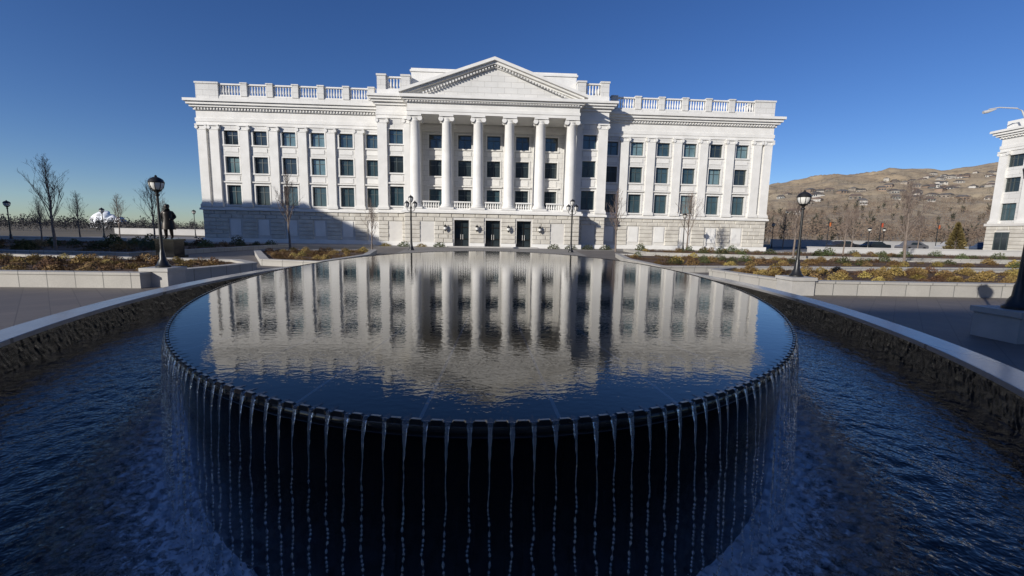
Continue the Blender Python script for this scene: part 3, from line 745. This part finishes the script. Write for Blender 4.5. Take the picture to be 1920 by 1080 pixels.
for x,y in ((-9.72,13.05),(9.55,12.95),(9.42,7.15)):
    mb=MB(); a=.36; mb.box(x-a,x+a,y-a,y+a,-.03,PH-.1); mb.box(x-a-.04,x+a+.04,y-a-.04,y+a+.04,PH-.1,PH)
    o=mb.obj("pedestal",'coping'); tag(o,"square pale granite pedestal carrying a black lamp","pedestal","granite lamp pedestals")
    single(x,y,PH,2.58,"black iron street lamp with bowl lantern on granite pedestal")
for x,y,H in ((22.7,50.2,4.4),(-49,46,4.0),(-52,60,4.0),(-47.5,71,4.4),(47.5,71,4.2),(60,66,3.6),(70,74,3.8),(36,57,4.3)):
    single(x,y,0,H/1.45,"tall black street lamp with lantern standing on paving",1.45)
def double(x,y,H):
    e=empty("street_lamp",(x,y,0),"tall black lamp post with cluster of lanterns","street lamp","clustered lantern lamps")
    p=MB(); p.lathe(0,0,[(.26,0),(.26,.1),(.2,.2),(.13,.45),(.1,.8),(.085,1.0),(.075,H*.5),(.07,H-1.15),(.11,H-1.1),(.11,H-1.0),(.07,H-.95),(.06,H-.6),(.1,H-.55)],14)
    for s_ in (-1,1): p.tube([(0,0,H-1.35),(s_*.18,0,H-1.4),(s_*.34,0,H-1.25),(s_*.36,0,H-1.05)],[.03,.03,.03,.03],6)
    p.obj("post",'iron',e,True)
    for dx,z in ((0,H),(-.36,H-.5),(.36,H-.5)):
        g=MB(); g.lathe(0,0,[(.09,-.55),(.17,-.42),(.2,-.25),(.2,-.18)],12); o=g.obj("lamp_glass",'lampglass',e,True); o.location=(dx,0,z)
        c=MB(); c.lathe(0,0,[(.22,-.2),(.23,-.16),(.18,-.06),(.06,0),(.02,.08)],12)
        for k in range(6):
            a=k*pi/3+.4; c.tube([(.1*math.cos(a),.1*math.sin(a),-.56),(.2*math.cos(a),.2*math.sin(a),-.38),(.225*math.cos(a),.225*math.sin(a),-.18)],[.018]*3,4)
        o=c.obj("cap",'iron',e,True); o.location=(dx,0,z)
double(-7.5,40,4.95); double(7.55,41,5.0)

# ------------------------------------------------------------------ statue
sx,sy=-18.6,25.6
mb=MB(); mb.box(sx-.62,sx+.62,sy-.55,sy+.55,-.02,.12); mb.box(sx-.5,sx+.5,sy-.43,sy+.43,.12,.95); mb.box(sx-.56,sx+.56,sy-.49,sy+.49,.95,1.06)
o=mb.obj("pedestal",M['darkgranite']); tag(o,"dark polished granite pedestal under a bronze statue","pedestal")
def statue(loc,rz):
    J=[((0,0,.95),.16),((0,0,1.15),.16),((0,.01,1.38),.18),((0,0,1.50),.08),((0,-.01,1.60),.09),((0,-.02,1.72),.11),((0,-.01,1.80),.075),
       ((-.20,0,1.42),.085),((-.30,.03,1.18),.072),((-.27,-.12,.98),.055),((-.24,-.17,.92),.05),
       ((.20,0,1.42),.085),((.32,.05,1.17),.072),((.22,-.10,1.05),.055),((.12,-.15,1.04),.05),
       ((-.1,0,.86),.13),((-.12,-.02,.48),.09),((-.13,.03,.08),.065),((-.14,-.13,.04),.055),
       ((.1,0,.86),.13),((.13,-.06,.48),.09),((.14,-.02,.08),.065),((.16,-.18,.04),.055)]
    E=[(0,1),(1,2),(2,3),(3,4),(4,5),(5,6),(2,7),(7,8),(8,9),(9,10),(2,11),(11,12),(12,13),(13,14),(0,15),(15,16),(16,17),(17,18),(0,19),(19,20),(20,21),(21,22)]
    me=bpy.data.meshes.new("statue"); me.from_pydata([j[0] for j in J],E,[]); o=bpy.data.objects.new("statue",me); COL.objects.link(o)
    sk=o.modifiers.new("skin",'SKIN'); ss=o.modifiers.new("sub",'SUBSURF'); ss.levels=2; ss.render_levels=2
    for i,(p,r) in enumerate(J): me.skin_vertices[0].data[i].radius=(r,r*(.75 if i in (0,1,2) else 1))
    me.skin_vertices[0].data[0].use_root=True
    dg=bpy.context.evaluated_depsgraph_get(); ev=o.evaluated_get(dg); nm=bpy.data.meshes.new_from_object(ev); o.modifiers.clear(); o.data=nm; nm.materials.clear(); nm.materials.append(M['bronze'])
    for p in nm.polygons: p.use_smooth=True
    o.location=loc; o.rotation_euler=(0,0,rz); o.scale=(1.12,1.12,1.06); tag(o,"bronze statue of a standing man in a long open coat","statue")
    c=MB(); c.lathe(0,0,[(.32,.50),(.29,.8),(.225,1.05),(.25,1.3),(.225,1.42),(.10,1.49)],18,0,False)
    me=c.mesh("coat",'bronze',True); me.transform(Matrix.Diagonal((1,.72,1,1))); co_=bpy.data.objects.new("coat",me); COL.objects.link(co_); co_.parent=o
    h=MB(); h.lathe(0,-.01,[(.07,1.85),(.1,1.82),(.112,1.77),(.11,1.70)],12); hh=h.obj("hair",'bronze',o,True)
bpy.context.view_layer.update()
try: statue((sx,sy,1.06),rad(15))
except Exception as ex: print("statue",ex)

# ------------------------------------------------------------------ hill
def hillz(x,y):
    t=x/max(y,1); T=[(.2,.03),(.45,.09),(.645,.120),(.8,.149),(.954,.168),(1.09,.164),(1.22,.187),(1.5,.2),(2,.17)]
    e_=T[0][1]
    for i in range(len(T)-1):
        if T[i][0]<=t<=T[i+1][0]: f=(t-T[i][0])/(T[i+1][0]-T[i][0]); e_=T[i][1]*(1-f)+T[i+1][1]*f
    if t>2: e_=.17
    s_=max(0,(y-150)/850); s2=s_**1.25 if s_<1 else 1-(s_-1)*.6
    q=Vector((x*.004,y*.004,0)); k=min(1,s_*2)
    gul=abs(noise.noise(q*1.6))*26+abs(noise.noise(q*4))*8
    return e_*1000*s2+k*(10-gul)+min(1,s_*4)*2*noise.noise(q*9)-.3
mb=MB(); TX,TY=240,150; vs=[];fs=[]
for j in range(TY):
    y=150+(1250-150)*j/(TY-1)
    for i in range(TX):
        t=.2+1.9*i/(TX-1); x=t*y; vs.append((x,y,hillz(x,y)))
for j in range(TY-1):
    for i in range(TX-1): a=j*TX+i; fs.append((a,a+1,a+TX+1,a+TX))
mb.add(vs,fs)
m,nt,b=nmat('dry_hillside'); f=ramp(nt,noisen(nt,.012,8,rough=.65),.35,.65); f2=ramp(nt,noisen(nt,.06,6,rough=.7),.48,.64)
col=mixc(nt,f,(.44,.35,.225),(.29,.22,.145)); col=mixc(nt,mathn(nt,'MULTIPLY',f2,.6),col,(.14,.11,.08)); nt.links.new(col,b.inputs['Base Color']); b.inputs['Roughness'].default_value=1
M['hill']=m; struct(mb.obj("hill",'hill',None,True))
hw_=[simple('house_wall_%d'%i,c_,None,.8,.2) for i,c_ in enumerate([(.40,.37,.33),(.27,.20,.15),(.52,.50,.47),(.22,.19,.16),(.30,.26,.22)])]
hr_=[simple('house_roof_%d'%i,c_,None,.8,.2) for i,c_ in enumerate([(.10,.09,.085),(.16,.12,.10),(.13,.12,.115)])]
hn=0; pos=[]
hq=random.Random(27)
while hn<90:
    if hn<60: t=hq.triangular(.84,1.25,1.12); y=hq.uniform(480,860)*(1-.1*abs(t-1.05))
    else: t=hq.uniform(.68,1.25); y=hq.uniform(360,600)
    x=t*y
    if any(math.hypot(x-a,y-b_)<15 for a,b_ in pos): continue
    pos.append((x,y)); hn+=1
    L_,W_,h_=hq.uniform(6,12),hq.uniform(6,9),hq.uniform(2.6,4.5); e=empty("house",(x,y,hillz(x,y)-.9),"small detached house with pitched roof on dry hillside","house","houses on the hillside",hq.uniform(-1.2,1.2)-.4)
    mb=MB(); mb.box(-L_/2,L_/2,-W_/2,W_/2,-3,h_)
    mb.obj("wall",hq.choice(hw_),e)
    mb=MB(); o_=.6; mb.add([(-L_/2-o_,-W_/2-o_,h_),(L_/2+o_,-W_/2-o_,h_),(L_/2+o_,W_/2+o_,h_),(-L_/2-o_,W_/2+o_,h_),(-L_/2*.7,0,h_+2.4),(L_/2*.7,0,h_+2.4)],[(0,1,5,4),(1,2,5),(2,3,4,5),(3,0,4),(0,3,2,1)]); mb.obj("roof",hq.choice(hr_),e)
    mb=MB()
    for k in range(3): u=-L_/2+L_*(k+.5)/3; mb.box(u-.9,u+.9,-W_/2-.05,-W_/2+.02,1,2.4)
    mb.obj("window",'glassA',e)
def wood(name,cnt,fn,mat,Hs,nt_=14,lab="mass of leafless brown winter trees below the hillside",wid=.028):
    mb=MB(); q=random.Random(9)
    for i in range(cnt):
        x,y,z=fn(q); H=q.uniform(*Hs)
        for k in range(nt_):
            a=q.uniform(0,2*pi); f=q.uniform(.1,.75); l=H*q.uniform(.18,.42); p=Vector((x+math.cos(a)*H*.06,y+math.sin(a)*H*.06,z+H*f))
            u=Vector((math.cos(a)*.6,math.sin(a)*.6,1)).normalized(); wv=Vector((-math.sin(a+1),math.cos(a+1),0))*H*wid
            mb.add([p-wv,p+wv,p+u*l],[(0,1,2)])
        mb.add([(x-.12,y,z-1),(x+.12,y,z-1),(x,y,z+H)],[(0,1,2)])
    o=mb.obj(name,mat); o["kind"]="stuff"; tag(o,lab,"woodland"); return o
def roundwood(name,cnt,fn,mat,Hs,nt_,lab):
    mb=MB(); q=random.Random(19)
    for i in range(cnt):
        x,y,z=fn(q); H=q.uniform(*Hs); W_=H*q.uniform(.3,.5)
        for k in range(nt_):
            a=q.uniform(0,2*pi); ph=math.acos(q.uniform(-.6,1)); r_=q.uniform(.4,1)
            p=Vector((x+W_*r_*math.sin(ph)*math.cos(a),y+W_*r_*math.sin(ph)*math.sin(a),z+H*.6+H*.42*r_*math.cos(ph)))
            u=Vector((q.gauss(0,1),q.gauss(0,1),q.gauss(0,1))).normalized()*H*.075; v=u.orthogonal().normalized()*H*.05
            mb.add([p-u,p+v,p+u],[(0,1,2)])
        mb.add([(x-.12,y,z-1),(x+.12,y,z-1),(x,y,z+H*.7)],[(0,1,2)])
    o=mb.obj(name,mat); o["kind"]="stuff"; tag(o,lab,"woodland"); return o
M['wood']=simple('winter_wood',(.235,.165,.11),(.09,.065,.048),.95,.06)
M['evg']=simple('hill_evergreen',(.05,.05,.033),(.028,.03,.02),.95,.03)
M['farw']=simple('hazy_far_wood',(.10,.09,.08),(.055,.052,.05),.95,.05)
def f1(q):
    y=125+q.random()**1.2*300; t=q.uniform(.55,1.4); return (t*y,y,hillz(t*y,y) if y>150 else 0)
roundwood("woodland",1500,f1,'wood',(3.5,8),34,"mass of leafless brown winter trees below the hillside")
def f2_(q):
    y=q.uniform(380,880); t=q.uniform(.6,1.35); return (t*y,y,hillz(t*y,y))
roundwood("hillside_trees",1100,f2_,'evg',(3,6.5),24,"scattered dark trees among the hillside houses")
def f3(q):
    y=q.uniform(110,300); t=-q.uniform(.62,1.4); return (t*y,y,-.6)
roundwood("distant_woodland",900,f3,'farw',(2.2,5.6),30,"dark distant winter trees beyond the terrace")
def f4(q):
    y=q.uniform(130,380); t=q.uniform(.6,1.4); return (t*y,y,hillz(t*y,y) if y>150 else 0)
wood("evergreen_trees",90,f4,'evg',(4,8),40,"dark evergreens standing among the bare woodland",.04)
mb=MB(); q=random.Random(2); bm=bmesh.new()
for i in range(40):
    f=q.random(); r_=1.8+2.2*q.random(); mtx=Matrix.Translation((-292+f*18+q.gauss(0,2),330,1+(1-abs(f-.4))*8*q.random()))
    g_=bmesh.ops.create_icosphere(bm,subdivisions=3,radius=r_,matrix=mtx)
    for v in g_['verts']: v.co+=Vector((1,1,1))*(noise.noise(v.co*.25)*1.6+noise.noise(v.co*.8)*.6)
me=bpy.data.meshes.new("steam_plume"); bm.to_mesh(me); bm.free(); me.materials.append(M['steam'])
for p in me.polygons: p.use_smooth=True
o=bpy.data.objects.new("steam_plume",me); COL.objects.link(o); o["kind"]="stuff"; tag(o,"white steam plume rising beyond the distant trees","steam")

# ------------------------------------------------------------------ far walls
def lowwall(x0,y0,x1,y1,h,label,mat='white'):
    mb=MB(); L_=math.hypot(x1-x0,y1-y0); mb.box(0,L_,-.15,.15,-.1,h-.12); mb.box(-.05,L_+.05,-.2,.2,h-.12,h)
    o=mb.obj("boundary_wall",mat); o.location=(x0,y0,0); o.rotation_euler=(0,0,math.atan2(y1-y0,x1-x0)); tag(o,label,"wall")
lowwall(56,84,96,88,1.5,"long pale concrete boundary wall behind the road")
lowwall(38,50,62,47.5,.8,"low pale terrace wall bordering the garden")
lowwall(-80,95,-58,93,1.3,"pale terrace wall before distant trees")
lowwall(-60,47,-38,46.5,.5,"low pale terrace wall at the garden edge")

# ------------------------------------------------------------------ cars
def car(x,y,rz,colr,label,suv=False):
    e=empty("parked_car",(x,y,0.014),label,"car","cars parked along the road",rz)
    pm=simple('car_paint_%.2f_%.2f'%(x,y),colr,colr,.3,1)
    W_=.9; hh=1.0 if suv else .0
    prof=[(-2.2,.35),(-2.25,.6),(-2.15,.85),(-1.4,.95),(-.8,1.42+.2*hh),(.6,1.45+.22*hh),(1.35+.4*hh,1.0),(2.15,.92),(2.25,.6),(2.2,.35)]
    mb=MB(); vs=[];ins=lambda z:W_-(max(0,z-.9)*.35)
    for s_ in (-1,1):
        for u,z in prof: vs.append((u,s_*ins(z),z))
    n_=len(prof); fs=[tuple(range(n_)),tuple(range(2*n_-1,n_-1,-1))]+[(i,n_+i,n_+(i+1)%n_,(i+1)%n_) for i in range(n_)]
    mb.add(vs,fs); mb.obj("body",pm,e)
    g=MB()
    for s_ in (-1,1):
        yv=lambda z:s_*(ins(z)+.006)
        g.add([(-1.15,yv(1.0),1.0),(1.1,yv(1.0),1.0),(.55,yv(1.38),1.38),(-.72,yv(1.36),1.36)],[(0,1,2,3)])
    g.obj("window",'glassA',e)
    for u in (-1.4,1.4):
        for s_ in (-1,1):
            t_=MB(); t_.ycyl(0,0,.33,-.11,.11,16); o=t_.obj("wheel",'iron',e,True); o.location=(u,s_*.84,.33)
for a in [(58,68.6,.05,(.03,.03,.035),"dark sedan parked beside the road",0),(64,69.2,.06,(.02,.025,.03),"black car parked beside the road",0),(71,69.6,.06,(.12,.12,.13),"dark grey car parked beside the road",1),(79,70.4,.06,(.35,.35,.35),"silver car parked beside the road",1),(86,71,.08,(.06,.08,.12),"blue grey car parked by the road",1)]:
    car(*a)
for x,y,c_ in ((66,70.5,(.35,.05,.015)),(80,74,(.35,.08,.02)),(58,72,(.38,.1,.02))):
    e=empty("banner_pole",(x,y,0),"thin pole carrying a small orange red banner","banner","banners along the road")
    p=MB(); p.lathe(0,0,[(.06,0),(.05,4.6),(.02,4.7)],8); p.obj("pole",'iron',e,True)
    b_=MB(); vs=[(.1+.35*i/5,.05*math.sin(i*1.3),z) for z in (3.9,4.55) for i in range(6)]; b_.add(vs,[(i,i+1,i+7,i+6) for i in range(5)]); b_.obj("banner",simple('banner%d'%x,c_,c_,.8,2),e)
